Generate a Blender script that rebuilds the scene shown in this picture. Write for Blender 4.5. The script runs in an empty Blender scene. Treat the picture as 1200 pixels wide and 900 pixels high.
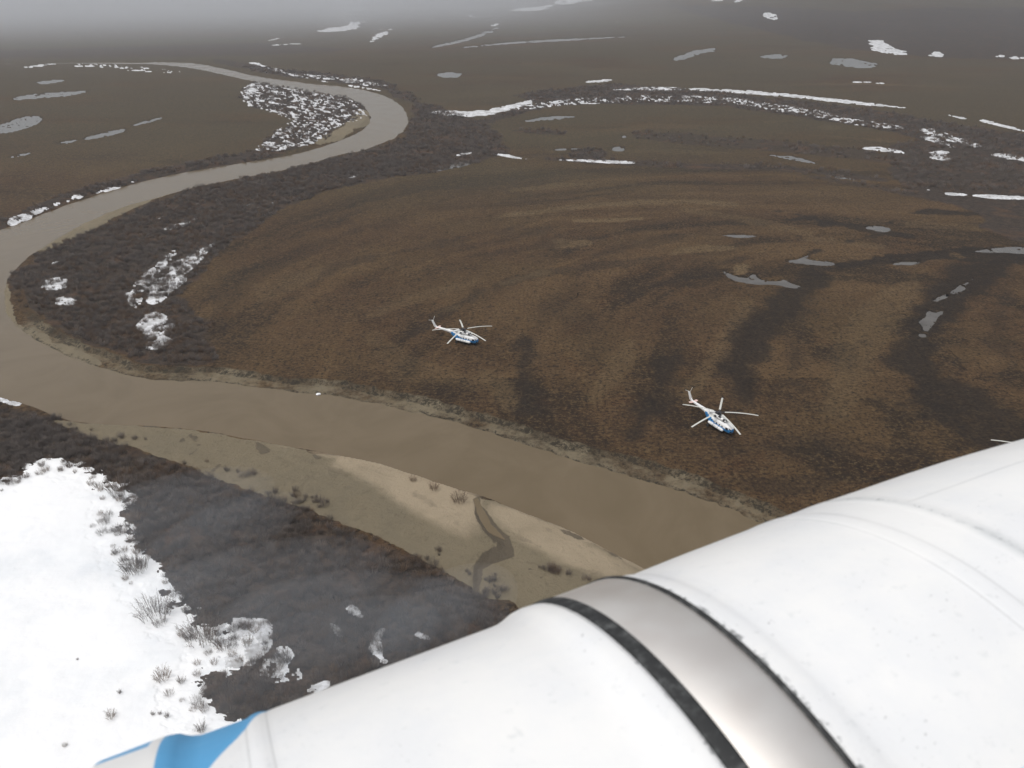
import bpy, bmesh, math, random
import numpy as np
from mathutils import Vector, Matrix
random.seed(7); RNG = np.random.default_rng(7)
SC = bpy.context.scene
COL = SC.collection
R = math.radians

# ------------------------------------------------------------------ camera
F = 942.0; HORIZ = -30.0; CAMH = 110.0
PITCH = math.atan((450 - HORIZ) / F)
SP, CP = math.sin(PITCH), math.cos(PITCH)
cam_d = bpy.data.cameras.new('camera'); cam = bpy.data.objects.new('camera', cam_d); COL.objects.link(cam)
cam.location = (0, 0, CAMH); cam.rotation_euler = (math.pi / 2 - PITCH, 0, 0)
cam_d.sensor_width = 36; cam_d.lens = 36 * F / 1200
cam_d.clip_start = 0.05; cam_d.clip_end = 60000
cam_d.dof.use_dof = True; cam_d.dof.focus_distance = 230; cam_d.dof.aperture_fstop = 9.0
SC.camera = cam
SC.render.resolution_x = 1024; SC.render.resolution_y = 768

# ------------------------------------------------------------------ light
SUN_EL, SUN_AZ = R(68), R(-115)          # azimuth measured from +y (forward) towards +x
w = bpy.data.worlds.new('World'); SC.world = w; w.use_nodes = True
nt = w.node_tree; nt.nodes.clear()
wo = nt.nodes.new('ShaderNodeOutputWorld'); bg = nt.nodes.new('ShaderNodeBackground')
sky = nt.nodes.new('ShaderNodeTexSky'); sky.sky_type = 'NISHITA'; sky.sun_disc = False
sky.sun_elevation = SUN_EL; sky.sun_rotation = SUN_AZ; sky.air_density = 1.0; sky.dust_density = 4.0; sky.ozone_density = 1.0
hs = nt.nodes.new('ShaderNodeHueSaturation'); hs.inputs['Saturation'].default_value = 0.22
nt.links.new(sky.outputs[0], hs.inputs['Color']); nt.links.new(hs.outputs[0], bg.inputs[0]); nt.links.new(bg.outputs[0], wo.inputs[0])
bg.inputs[1].default_value = 0.13
sd_ = bpy.data.lights.new('sun', 'SUN'); sd_.energy = 1.3; sd_.angle = R(14); sd_.color = (1, .97, .93)
so = bpy.data.objects.new('sun', sd_); COL.objects.link(so)
sv = Vector((math.sin(SUN_AZ) * math.cos(SUN_EL), math.cos(SUN_AZ) * math.cos(SUN_EL), math.sin(SUN_EL)))
so.rotation_euler = sv.to_track_quat('Z', 'Y').to_euler(); so.location = (0, 0, 300)
SC.view_settings.view_transform = 'Standard'; SC.view_settings.look = 'None'
SC.view_settings.gamma = 1; SC.view_settings.use_curve_mapping = False
SC.view_settings.exposure = 0.08
SC.render.engine = 'CYCLES'
SC.cycles.volume_bounces = 1; SC.cycles.max_bounces = 6; SC.cycles.volume_step_rate = 1

# ------------------------------------------------------------------ helpers
def W(px, py, z=0.0):
    """photo point -> place on the level ground (height z)"""
    v = (py - 450) / F
    k = SP + v * CP
    d = (CAMH - z) / k
    return ((px - 600) / F * d, d * (CP - v * SP), z)

def tag(o, label=None, cat=None, group=None, kind=None):
    if label: o['label'] = label
    if cat: o['category'] = cat
    if group: o['group'] = group
    if kind: o['kind'] = kind
    return o

class NG:
    def __init__(s, name):
        s.m = bpy.data.materials.new(name); s.m.use_nodes = True; s.t = s.m.node_tree; s.t.nodes.clear()
        s.o = s.t.nodes.new('ShaderNodeOutputMaterial'); s.b = s.t.nodes.new('ShaderNodeBsdfPrincipled')
        s.t.links.new(s.b.outputs[0], s.o.inputs[0])
    def n(s, t, **kw):
        nd = s.t.nodes.new(t)
        for k, v in kw.items():
            if k in nd.inputs.keys(): s.set(nd.inputs[k], v)
            else: setattr(nd, k, v)
        return nd
    def set(s, sock, v):
        if isinstance(v, bpy.types.NodeSocket): s.t.links.new(v, sock)
        else: sock.default_value = v
    def math(s, op, a, b=0.0, c=None, clamp=False):
        nd = s.t.nodes.new('ShaderNodeMath'); nd.operation = op; nd.use_clamp = clamp
        s.set(nd.inputs[0], a); s.set(nd.inputs[1], b)
        if c is not None: s.set(nd.inputs[2], c)
        return nd.outputs[0]
    def mix(s, f, a, b):
        nd = s.t.nodes.new('ShaderNodeMix'); nd.data_type = 'RGBA'
        s.set(nd.inputs[0], f); s.set(nd.inputs[6], a if isinstance(a, bpy.types.NodeSocket) else (*a, 1)); s.set(nd.inputs[7], b if isinstance(b, bpy.types.NodeSocket) else (*b, 1))
        return nd.outputs[2]
    def noise(s, scale, detail=4, rough=.6, vec=None, dist=0.0):
        nd = s.t.nodes.new('ShaderNodeTexNoise'); nd.inputs['Scale'].default_value = scale
        nd.inputs['Detail'].default_value = detail; nd.inputs['Roughness'].default_value = rough; nd.inputs['Distortion'].default_value = dist
        if vec is None:
            vec = s.coord()
        s.t.links.new(vec, nd.inputs['Vector']); return nd.outputs[0]
    def coord(s):
        if not hasattr(s, '_c'):
            s._c = s.t.nodes.new('ShaderNodeTexCoord').outputs['Object']
        return s._c
    def ramp(s, v, a, b, lo=0.0, hi=1.0):
        nd = s.t.nodes.new('ShaderNodeMapRange'); nd.interpolation_type = 'SMOOTHSTEP'
        s.set(nd.inputs[0], v); nd.inputs[1].default_value = a; nd.inputs[2].default_value = b
        nd.inputs[3].default_value = lo; nd.inputs[4].default_value = hi; return nd.outputs[0]
    def attr(s, name):
        nd = s.t.nodes.new('ShaderNodeAttribute'); nd.attribute_name = name; return nd.outputs['Fac']
    def bump(s, h, strength, dist):
        nd = s.t.nodes.new('ShaderNodeBump'); nd.inputs['Strength'].default_value = strength; nd.inputs['Distance'].default_value = dist
        s.t.links.new(h, nd.inputs['Height']); s.t.links.new(nd.outputs[0], s.b.inputs['Normal'])
    def fin(s, col, rough=.9, metal=0.0, spec=None):
        s.set(s.b.inputs['Base Color'], col if isinstance(col, bpy.types.NodeSocket) else (*col, 1))
        s.set(s.b.inputs['Roughness'], rough); s.set(s.b.inputs['Metallic'], metal)
        if spec is not None: s.b.inputs['Specular IOR Level'].default_value = spec
        return s.m

def simple(name, col, rough=.6, metal=0, var=.15, scale=3.0, spec=None):
    g = NG(name); n = g.noise(scale, 4)
    c = g.mix(n, tuple(x * (1 - var) for x in col), tuple(min(1, x * (1 + var)) for x in col))
    return g.fin(c, rough, metal, spec)

# ------------------------------------------------------------------ numpy noise
def _hash(ix, iy, seed):
    h = (ix.astype(np.int64) * 374761393 + iy.astype(np.int64) * 668265263 + seed * 974634777) & 0xffffffff
    h = ((h ^ (h >> 13)) * 1274126177) & 0xffffffff
    return ((h ^ (h >> 16)) & 0xffff) / 65535.0
def vnoise(x, y, seed=0):
    ix = np.floor(x); iy = np.floor(y); fx = x - ix; fy = y - iy
    fx = fx * fx * (3 - 2 * fx); fy = fy * fy * (3 - 2 * fy)
    a = _hash(ix, iy, seed); b = _hash(ix + 1, iy, seed); c = _hash(ix, iy + 1, seed); d = _hash(ix + 1, iy + 1, seed)
    return (a * (1 - fx) + b * fx) * (1 - fy) + (c * (1 - fx) + d * fx) * fy
def fbm(x, y, seed=0, octv=4, rough=.55):
    s = 0; a = 1; t = 0
    for i in range(octv):
        s = s + a * vnoise(x * 2 ** i + 17.3 * i, y * 2 ** i - 9.1 * i, seed + i); t += a; a *= rough
    return s / t - .5          # about -0.5..0.5
def sstep(a, b, x):
    t = np.clip((x - a) / (b - a), 0, 1); return t * t * (3 - 2 * t)

# ------------------------------------------------------------------ terrain grid (fans out from below the viewer, finer near than far)
rows = list(np.arange(-27, 60, 0.8)) + list(np.arange(60, 906, 1.25))
cols = list(np.arange(-1500, -70, 45.0)) + list(np.arange(-60, 1262, 1.5)) + list(np.arange(1290, 2700, 45.0))
rows = np.array(rows); cols = np.array(cols)
v = (rows - 450) / F; dep = CAMH / (SP + v * CP); yw = dep * (CP - v * SP)
near_y = np.arange(yw[-1] - 3, -130, -3.0)              # ground towards and behind the viewer
far_y = np.array([36000.0]); 
YW = np.concatenate([far_y, yw, near_y]); DEP = np.concatenate([dep[:1] * 36000 / yw[0], dep, np.full(len(near_y), dep[-1])])
ROWPX = np.concatenate([[-28.0], rows, 905 + 2 * np.arange(1, len(near_y) + 1)])
NX, NY = len(cols), len(YW)
GX = (cols[None, :] - 600) / F * DEP[:, None]; GY = np.repeat(YW[:, None], NX, 1)
GD = np.hypot(GX, GY)                                   # ground distance from below the viewer
PXW = DEP / F                                           # metres per photo pixel across, per row
print('grid', NX, NY)

def poly_sd(P, X, Y):
    """signed distance (positive inside) to world polygon P"""
    P = np.array(P); n = len(P); d2 = np.full(X.shape, 1e18); ins = np.zeros(X.shape, bool)
    for i in range(n):
        x0, y0 = P[i]; x1, y1 = P[(i + 1) % n]
        ex, ey = x1 - x0, y1 - y0; L = ex * ex + ey * ey + 1e-12
        t = np.clip(((X - x0) * ex + (Y - y0) * ey) / L, 0, 1)
        d2 = np.minimum(d2, (X - x0 - t * ex) ** 2 + (Y - y0 - t * ey) ** 2)
        c = ((y0 > Y) != (y1 > Y)) & (X < ex * (Y - y0) / (ey if abs(ey) > 1e-12 else 1e-12) + x0)
        ins ^= c
    return np.where(ins, 1, -1) * np.sqrt(d2)

def stroke(pts, wd):
    """line of photo points with a width -> outline"""
    pts = np.array(pts, float)
    if np.isscalar(wd): wd = [wd * .55] + [wd] * (len(pts) - 2) + [wd * .45] if len(pts) > 2 else [wd * .8, wd * .6]
    # resample smooth
    n = len(pts); L = []; Rr = []
    for i in range(n):
        a = pts[max(0, i - 1)]; b = pts[min(n - 1, i + 1)]; t = b - a; t /= np.linalg.norm(t) + 1e-9
        nn = np.array([-t[1], t[0]]); L.append(pts[i] + nn * wd[i] / 2); Rr.append(pts[i] - nn * wd[i] / 2)
    return [tuple(p) for p in L] + [tuple(p) for p in Rr[::-1]]
def ell(cx, cy, rx, ry, n=14):
    return [(cx + rx * math.cos(2 * math.pi * i / n), cy + ry * math.sin(2 * math.pi * i / n)) for i in range(n)]

def region(pp, margin_px=40):
    xs = [p[0] for p in pp]; ys = [p[1] for p in pp]
    m = margin_px
    j0 = np.searchsorted(cols, min(xs) - m); j1 = min(NX, np.searchsorted(cols, max(xs) + m) + 1)
    my = m if min(ys) > 150 else max(6, m * .35)
    i0 = np.searchsorted(ROWPX, min(ys) - my); i1 = min(NY, np.searchsorted(ROWPX, max(ys) + my) + 1)
    return slice(max(0, i0), i1), slice(max(0, j0), j1)
def outline(pp):
    return [W(max(-1e9, x), max(y, -26.0))[:2] for x, y in pp]
def sd_of(pp, rag=1.0, seed=0, margin=40):
    sl = region(pp, margin); X, Y = GX[sl], GY[sl]
    d = poly_sd(outline(pp), X, Y)
    cy = sum(p[1] for p in pp) / len(pp); sc = W(600, max(cy, 2))[1]
    lam = .045 * sc
    if rag: d = d + rag * lam * .55 * fbm(X / lam, Y / lam, seed, 5, .65)
    return sl, d, sc / F * 1.1

CH = {k: np.zeros((NY, NX), np.float32) for k in ('tan', 'dark', 'shrub', 'mud', 'sand', 'wet')}
def paint(ch, pp, s=1.0, soft=4, rag=1.0, seed=None, margin=40):
    seed = seed if seed is not None else (hash(str(pp)) % 9973 if False else int(abs(sum(a * 3 + b * 7 for a, b in pp))) % 9973)
    sl, d, m = sd_of(pp, rag, seed, margin)
    f = s * sstep(-soft * m, soft * m, d)
    CH[ch][sl] = np.maximum(CH[ch][sl], f)

# ------------------------------------------------------------------ river outline
NORTH = [(-60, 73), (60, 72.5), (150, 72), (200, 71), (233, 73), (267, 80), (300, 88), (333, 92), (367, 97), (400, 99), (433, 105), (455, 112), (470, 122), (478, 135), (478, 146), (467, 157), (443, 167), (420, 175), (400, 178),
         (370, 187), (333, 196.5), (267, 208), (200, 223), (133, 242), (90, 262), (60, 278), (38, 293), (22, 306), (9, 318), (3, 337), (4, 358), (17, 380), (43, 397), (80, 415), (110, 425), (140, 435), (187, 443), (233, 442), (267, 445), (333, 455),
         (400, 461), (450, 472), (500, 483), (550, 495), (600, 512), (650, 528), (700, 543), (750, 558), (800, 573), (840, 587), (890, 608), (960, 640), (1080, 700), (1250, 800), (1330, 850)]
SOUTH = [(1150, 900), (1000, 800), (880, 728), (810, 690), (765, 663), (720, 641), (680, 620), (633, 601), (600, 588), (567, 575), (533, 566), (483, 549), (433, 534), (400, 528), (353, 520), (310, 512), (260, 503), (213, 496), (160, 493), (93, 490), (67, 483),
         (27, 468), (0, 462), (-60, 440), (-170, 395), (-220, 350), (-190, 300), (-80, 283), (0, 267), (67, 241), (133, 219), (200, 202), (267, 191), (333, 181.5), (370, 172), (400, 162), (420, 153), (433, 143), (435, 133), (425, 121), (412, 114.5), (400, 112),
         (367, 107), (333, 102), (300, 95), (267, 87.5), (233, 80), (200, 75.5), (150, 73.6), (60, 73.6), (-60, 74.2)]
RIV = NORTH + SOUTH
def smooth(pp, it=2):
    p = np.array(pp, float)
    for _ in range(it):
        q = np.roll(p, -1, 0); p = np.stack([p * .75 + q * .25, p * .25 + q * .75], 1).reshape(-1, 2)
    return [tuple(a) for a in p]
RIV = smooth(RIV, 1)
RX = poly_sd(outline(RIV), GX, GY)                       # + inside the river
RX = RX + 1.1 * fbm(GX / 9, GY / 9, 3, 4) * np.clip(GD / 200, 1, 6)
# side of the cut bank (north of lower reach) versus low mud shore
def chain_d(pts):
    P = np.array([W(*p)[:2] for p in pts]); d2 = np.full(GX.shape, 1e18)
    for i in range(len(P) - 1):
        x0, y0 = P[i]; ex, ey = P[i + 1] - P[i]; L = ex * ex + ey * ey
        t = np.clip(((GX - x0) * ex + (GY - y0) * ey) / L, 0, 1)
        d2 = np.minimum(d2, (GX - x0 - t * ex) ** 2 + (GY - y0 - t * ey) ** 2)
    return np.sqrt(d2)
cut = chain_d(NORTH[33:]); low = chain_d(SOUTH[:24])
cutw = sstep(-6, 6, low - cut)                          # 1 near the cut bank
dist = -RX                                               # + on land
lowonly = sstep(60, 20, low) * (1 - cutw)
nz = fbm(GX / 3.2, GY / 3.2, 11, 4); nz2 = fbm(GX / 14, GY / 14, 12, 4)
# cut bank: wet toe, broken step; low shore: long gentle slope
dl = dist + 3 * nz2
cutprof = -1.6 + .55 * sstep(-.5, 4.0, dist) + 1.05 * sstep(4.8, 7.2, dist + 5 * nz2 + 2.2 * nz)
lowprof = -1.6 + .25 * sstep(-1, 1.5, dist) + 1.35 * sstep(1, 30, dl)
oth = -1.6 + 1.6 * sstep(-1, 5, dist + 2 * nz2)
prof = cutprof * cutw * (cut < 400) + np.where(cut < 400, (1 - cutw), 1) * (lowprof * lowonly + oth * (1 - lowonly))
inb = sstep(0, -6, dist)
H = np.where(dist < 0, np.minimum(prof, -1.6 - .8 * inb), prof)
H = H + (.22 * fbm(GX / 5, GY / 5, 21, 4) + .5 * fbm(GX / 40, GY / 40, 22, 3)) * sstep(3, 14, dist) * np.clip(1.2 - lowonly, 0, 1)
H = H + .5 * nz * sstep(0, 1.5, dist) * sstep(9, 5, dist) * cutw * (cut < 60)    # slumped clods
# far ground rises a little towards the upper right
H = H + 55 * sstep(1500, 3200, GY) * sstep(150, 1100, GX + .12 * GY) * (1 + .8 * fbm(GX / 500, GY / 500, 31, 4))

# ------------------------------------------------------------------ ground cover masks
THICK_L = [(-400, 430), (0, 468), (27, 474), (60, 488), (95, 503), (150, 520), (210, 540), (250, 556), (300, 575), (345, 590), (390, 606), (440, 628), (490, 652), (530, 675), (570, 697), (605, 712), (640, 740), (560, 800), (300, 905), (-400, 905)]
paint('shrub', THICK_L, 1, 20, 2.8)
LOOP = [(60, 284), (45, 300), (14, 318), (12, 340), (16, 362), (32, 380), (60, 395), (88, 408), (108, 415), (150, 420), (190, 432), (222, 432), (250, 420), (240, 395), (226, 365), (222, 345), (240, 318), (262, 296), (300, 266), (335, 240), (380, 226), (440, 212), (520, 200), (600, 180), (590, 160), (560, 140), (500, 122), (486, 118), (484, 140), (474, 158), (448, 171), (405, 182), (335, 200), (268, 213), (215, 224), (170, 240), (120, 264)]
paint('shrub', LOOP, 1, 7, 1.8)
paint('shrub', stroke([(0, 262), (70, 233), (150, 209), (250, 190), (330, 177), (352, 165)], 9), .8, 3)
PEN = [(280, 115), (290, 100), (300, 96), (330, 99), (400, 114), (425, 122), (430, 131), (415, 142), (395, 148), (380, 163), (340, 176), (290, 180), (310, 165), (345, 142), (330, 133), (300, 127)]
paint('shrub', PEN, .8, 2)
paint('shrub', stroke([(250, 71), (330, 85), (400, 92), (450, 100), (490, 122)], 9), .8, 2)
paint('shrub', stroke([(540, 150), (570, 142), (600, 133), (640, 122), (720, 118)], 8), .85, 2)
paint('shrub', [(600, 112), (640, 106), (720, 98), (860, 110), (1000, 125), (1200, 158), (1300, 175), (1300, 200), (1120, 178), (1050, 156), (950, 139), (850, 125), (700, 122), (640, 124)], .9, 2)
paint('shrub', [(1040, 168), (1120, 160), (1300, 170), (1320, 300), (1170, 262), (1120, 240), (1060, 228), (1040, 200)], .75, 4, 1.5)
paint('shrub', stroke([(1150, 262), (1190, 275), (1260, 290)], 16), .9, 3)
paint('shrub', ell(690, 181, 22, 7), .9, 2)
paint('shrub', stroke([(600, 152), (640, 155), (660, 157)], 6), .7, 2)
paint('shrub', stroke([(740, 158), (800, 163), (900, 170), (1000, 180), (1080, 192)], 13), .62, 3)
paint('shrub', stroke([(640, 186), (720, 190), (800, 194), (900, 196), (970, 202), (1040, 212)], 7), .7, 3)
paint('shrub', stroke([(940, 205), (1040, 222), (1090, 232)], 8), .6, 3)
paint('shrub', [(780, 20), (1000, 25), (1300, 20), (1300, 72), (1100, 68), (1000, 58), (900, 40)], .75, 3)
paint('shrub', [(-60, 60), (300, 50), (420, 58), (300, 66), (-60, 69)], .6, 3)
for a in [([(625, 395), (611, 430), (622, 470), (650, 495)], 34, .85), ([(645, 350), (690, 388), (700, 432)], 46, .4), ([(800, 400), (783, 435), (758, 480), (738, 508)], 30, .9),
          ([(965, 318), (925, 355), (885, 392), (868, 430), (880, 478)], 44, .95), ([(950, 345), (932, 395), (925, 455)], 28, .6), ([(1185, 305), (1130, 332), (1088, 370), (1072, 420), (1095, 470), (1160, 520)], 46, 1.0),
          ([(1100, 450), (1150, 495), (1230, 530)], 60, .8), ([(1180, 330), (1170, 400), (1200, 440)], 30, .5), ([(980, 312), (1060, 302), (1130, 293), (1190, 298), (1230, 300)], 9, 1.0), ([(1130, 300), (1200, 302), (1260, 305)], 15, 1.0),
          ([(560, 343), (620, 325), (700, 312), (800, 300)], 9, .5), ([(470, 400), (505, 375), (560, 345)], 14, .55), ([(910, 246), (960, 258), (1020, 268), (1060, 277), (1110, 292)], 6, .85), ([(915, 258), (935, 257), (955, 252)], 4, .9),
          ([(945, 298), (975, 287), (1000, 282), (1025, 276)], 5, .8), ([(1045, 262), (1050, 252), (1090, 248), (1150, 250), (1210, 256)], 5, .95), ([(940, 318), (1000, 313), (1050, 307)], 8, .7), ([(280, 330), (340, 300), (420, 270)], 14, .35),
          ([(340, 350), (400, 310), (520, 285), (650, 268)], 8, .4), ([(450, 330), (560, 300), (700, 278)], 6, .4), ([(740, 345), (800, 325), (880, 300)], 14, .45), ([(700, 300), (800, 275), (900, 262)], 6, .4), ([(600, 290), (700, 270), (820, 258)], 5, .35),
          ([(500, 245), (600, 240), (700, 232), (850, 228)], 5, .35), ([(1000, 560), (900, 570), (820, 560)], 20, .5), ([(850, 530), (960, 520), (1080, 530)], 26, .45), ([(330, 430), (450, 445), (560, 470)], 14, .3), ([(250, 400), (260, 360), (300, 320)], 22, .45)]:
    paint('dark', stroke(a[0], a[1]), a[2], 17 if a[1] > 20 else 3.5, 2.4, margin=70)
for a in [([(600, 223), (650, 218), (700, 215)], 4, .7), ([(575, 256), (640, 247), (710, 240), (800, 236), (860, 240)], 6, .8), ([(650, 286), (690, 283)], 11, .8), ([(583, 334), (610, 326), (642, 319)], 8, 1.), ([(508, 368), (540, 358)], 9, .8),
          ([(785, 297), (820, 291), (862, 290)], 8, .8), ([(430, 372), (480, 350), (560, 330)], 14, .35), ([(300, 345), (380, 320)], 30, .35), ([(560, 440), (590, 455), (600, 480)], 30, .5), ([(690, 470), (720, 440), (740, 400)], 26, .4),
          ([(800, 470), (840, 420), (880, 350)], 26, .45), ([(980, 490), (990, 430), (1030, 370), (1080, 330)], 50, .4), ([(905, 380), (930, 340), (980, 326)], 14, .4), ([(940, 280), (1040, 290)], 8, .4), ([(1060, 262), (1180, 268)], 10, .35), ([(800, 245), (900, 262), (950, 275)], 8, .4),
          ([(1100, 300), (1160, 302)], 7, .5), ([(674, 258.5), (715, 258), (752, 256)], 3, 1.), ([(640, 165), (760, 148), (880, 150)], 8, .5), ([(640, 178), (760, 176), (860, 180)], 5, .5), ([(960, 148), (983, 150)], 7, 1.), ([(500, 115), (560, 110), (620, 108)], 7, .4), ([(610, 75), (700, 85), (850, 88)], 12, .35),
          ([(887, 150), (895, 144), (930, 141), (960, 143)], 2, .8), ([(887, 150), (910, 156), (980, 160), (1050, 166), (1100, 170)], 2.5, .7), ([(900, 100), (1000, 98), (1150, 103)], 2, .8), ([(540, 72), (550, 68), (570, 66)], 5, .4), ([(90, 205), (180, 185), (250, 165)], 16, .3), ([(850, 70), (930, 78), (1060, 85)], 10, .35),
          ([(1080, 98), (1200, 105)], 3, .5), ([(700, 95), (860, 100)], 4, .4), ([(430, 390), (470, 430), (560, 450)], 30, .3), ([(40, 240), (120, 215)], 6, .5)]:
    paint('tan', stroke(a[0], a[1]), a[2], 6 if a[1] > 12 else 1.8, 1.2)
paint('tan', ell(868, 316, 12, 7), 1.0, 2)
# mud and sand of the low shore and the cut bank's foot
MUD = [(60, 487), (95, 491), (160, 494), (260, 504), (353, 521), (433, 535), (533, 567), (600, 589), (680, 621), (765, 664), (880, 729), (980, 790), (800, 800), (640, 740), (600, 708), (560, 694), (520, 672), (480, 650), (430, 622), (380, 602), (330, 586), (280, 570), (230, 548), (170, 526), (110, 508)]
paint('mud', MUD, 1, 5, 1.0)
paint('mud', [(54, 277), (90, 259), (133, 240), (175, 227), (215, 219), (172, 236), (125, 261), (62, 289), (40, 300)], .9, 3)
paint('mud', stroke([(4, 330), (6, 358), (20, 380), (50, 396), (90, 413), (130, 428)], 10), .8, 2)
paint('mud', [(436, 131), (434, 144), (400, 163), (372, 168), (390, 152), (412, 138), (425, 128)], .85, 1.5)
paint('sand', stroke([(395, 533), (440, 545), (500, 575), (545, 598), (560, 618)], [16, 38, 54, 56, 30]), .85, 12, 1)
paint('sand', stroke([(440, 538), (490, 553), (530, 570)], 8), .9, 2)
paint('sand', stroke([(572, 590), (620, 612), (680, 645), (745, 672)], [12, 42, 36, 18]), .75, 10, 1)
paint('sand', stroke([(300, 512), (353, 522), (410, 532)], 3), .5, 1.5)
paint('sand', stroke([(600, 590), (680, 622), (765, 665), (800, 686)], 3), .7, 1.5)
CREEK = stroke([(557, 577), (562, 592), (572, 612), (590, 630), (592, 640), (572, 652), (560, 664), (558, 690), (565, 705)], [9, 13, 17, 22, 26, 18, 12, 13, 10])
paint('wet', CREEK, .85, 3.0, .5)
for a in [([(210, 502), (213, 512)], 3), ([(222, 505), (233, 517)], 4), ([(233, 517), (218, 535), (222, 552)], 5), ([(258, 505), (265, 520)], 4), ([(300, 514), (312, 524)], 4), ([(367, 528), (375, 531)], 3), ([(262, 537), (248, 550)], 2.5),
          ([(620, 665), (660, 662), (672, 668)], 3), ([(720, 612), (740, 650)], 2), ([(630, 605), (700, 632), (740, 655)], 4), ([(560, 680), (600, 690), (640, 672)], 5), ([(170, 494), (240, 500), (330, 517)], 2)]:
    paint('wet', stroke(a[0], a[1] * .6), .6, 1.2, 1.5)
for a in [([(330, 525), (420, 548), (500, 580), (560, 630)], 3), ([(300, 520), (380, 540), (460, 575)], 2), ([(640, 615), (700, 645), (750, 668)], 3), ([(580, 610), (640, 640), (700, 668)], 4), ([(360, 555), (430, 580), (480, 610)], 5), ([(610, 655), (680, 662), (740, 672)], 5)]:
    paint('wet', stroke(*a), .42, 4, 1.5)
for a in [([(200, 525), (260, 540)], 8), ([(340, 575), (390, 590)], 10), ([(420, 600), (470, 625)], 14), ([(480, 632), (530, 655)], 14), ([(540, 672), (590, 690)], 14), ([(640, 665), (690, 672)], 8), ([(130, 508), (175, 512)], 7), ([(270, 552), (320, 560)], 7)]:
    paint('shrub', stroke(*a), .72, 6, 2.5)
# creek bed is cut into the bar
sl, d, m = sd_of(CREEK, .3, 5); H[sl] -= .7 * sstep(-.6, 2.0, d)

# ------------------------------------------------------------------ ponds, snow
PONDS = [[(0, 146), (20, 137), (44, 134), (51, 140), (38, 148), (20, 153), (-30, 160), (-60, 158)], stroke([(15, 116), (45, 112), (75, 110), (100, 107)], 6), stroke([(100, 162), (125, 157), (150, 150)], 5), stroke([(12, 184), (50, 175)], 3), stroke([(68, 168), (88, 164)], 3),
         stroke([(155, 147), (188, 138)], 3), stroke([(45, 97), (78, 93)], 5), ell(527, 88, 16, 3.6), stroke([(505, 56), (535, 48), (560, 43), (582, 33)], [1.5, 4, 6, 3]), stroke([(543, 55.5), (600, 50), (660, 46.5), (730, 43)], 2.6),
         [(787, 70), (805, 60), (838, 55), (842, 58), (812, 66), (797, 71)], ell(908, 66, 16, 2.6), [(968, 69), (985, 67), (1010, 69), (1030, 77), (1010, 80), (980, 77)], stroke([(486, 200), (520, 196), (555, 189)], 6.5),
         stroke([(610, 142), (645, 138), (675, 136)], 4.5), ell(725, 174, 8, 2.8), ell(731, 160, 5, 2), stroke([(648, 175), (680, 173.5)], 2.4),
         [(843, 317), (850, 316), (858, 321), (868, 325), (880, 325), (883, 319), (888, 327), (910, 328.5), (921, 325.5), (931, 332), (947, 334.5), (930, 339), (915, 333.5), (880, 332), (858, 327)], [(842, 273), (888, 274), (889, 278), (850, 278)],
         [(918, 305), (938, 301), (950, 295), (953, 297), (944, 303), (977, 307), (974, 310), (935, 309)], [(1041, 308), (1060, 304.5), (1088, 305), (1076, 310), (1046, 311)], [(1008, 266), (1030, 263), (1045, 268), (1036, 272)],
         [(1113, 345), (1125, 334), (1140, 323), (1148, 323), (1132, 335), (1118, 346)], [(1094, 350), (1105, 342), (1120, 344), (1108, 350), (1095, 353)], [(1080, 376), (1087, 362), (1096, 366), (1106, 362), (1104, 370), (1093, 380), (1084, 388)], ell(1082, 392, 3, 1.5),
         [(1130, 293), (1180, 288), (1260, 289), (1260, 297), (1160, 297)], stroke([(900, 181), (930, 185), (958, 191)], 3), stroke([(980, 207), (1008, 211)], 2.5), stroke([(283, 240), (308, 236), (325, 239)], 4)]
SNOW_FIELD = [(-500, 640), (-120, 580), (-30, 562), (0, 561), (20, 553), (37, 537), (63, 533), (80, 539), (117, 548), (123, 560), (150, 566), (163, 580), (157, 600), (163, 630), (187, 657), (200, 680), (217, 700), (233, 715), (260, 727), (283, 737), (297, 725), (310, 727),
              (315, 747), (302, 772), (275, 784), (267, 792), (250, 791), (247, 805), (257, 824), (283, 838), (300, 860), (330, 910), (330, 1300), (-900, 1300)]
SN = []       # outline, raggedness, speckle threshold
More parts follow.
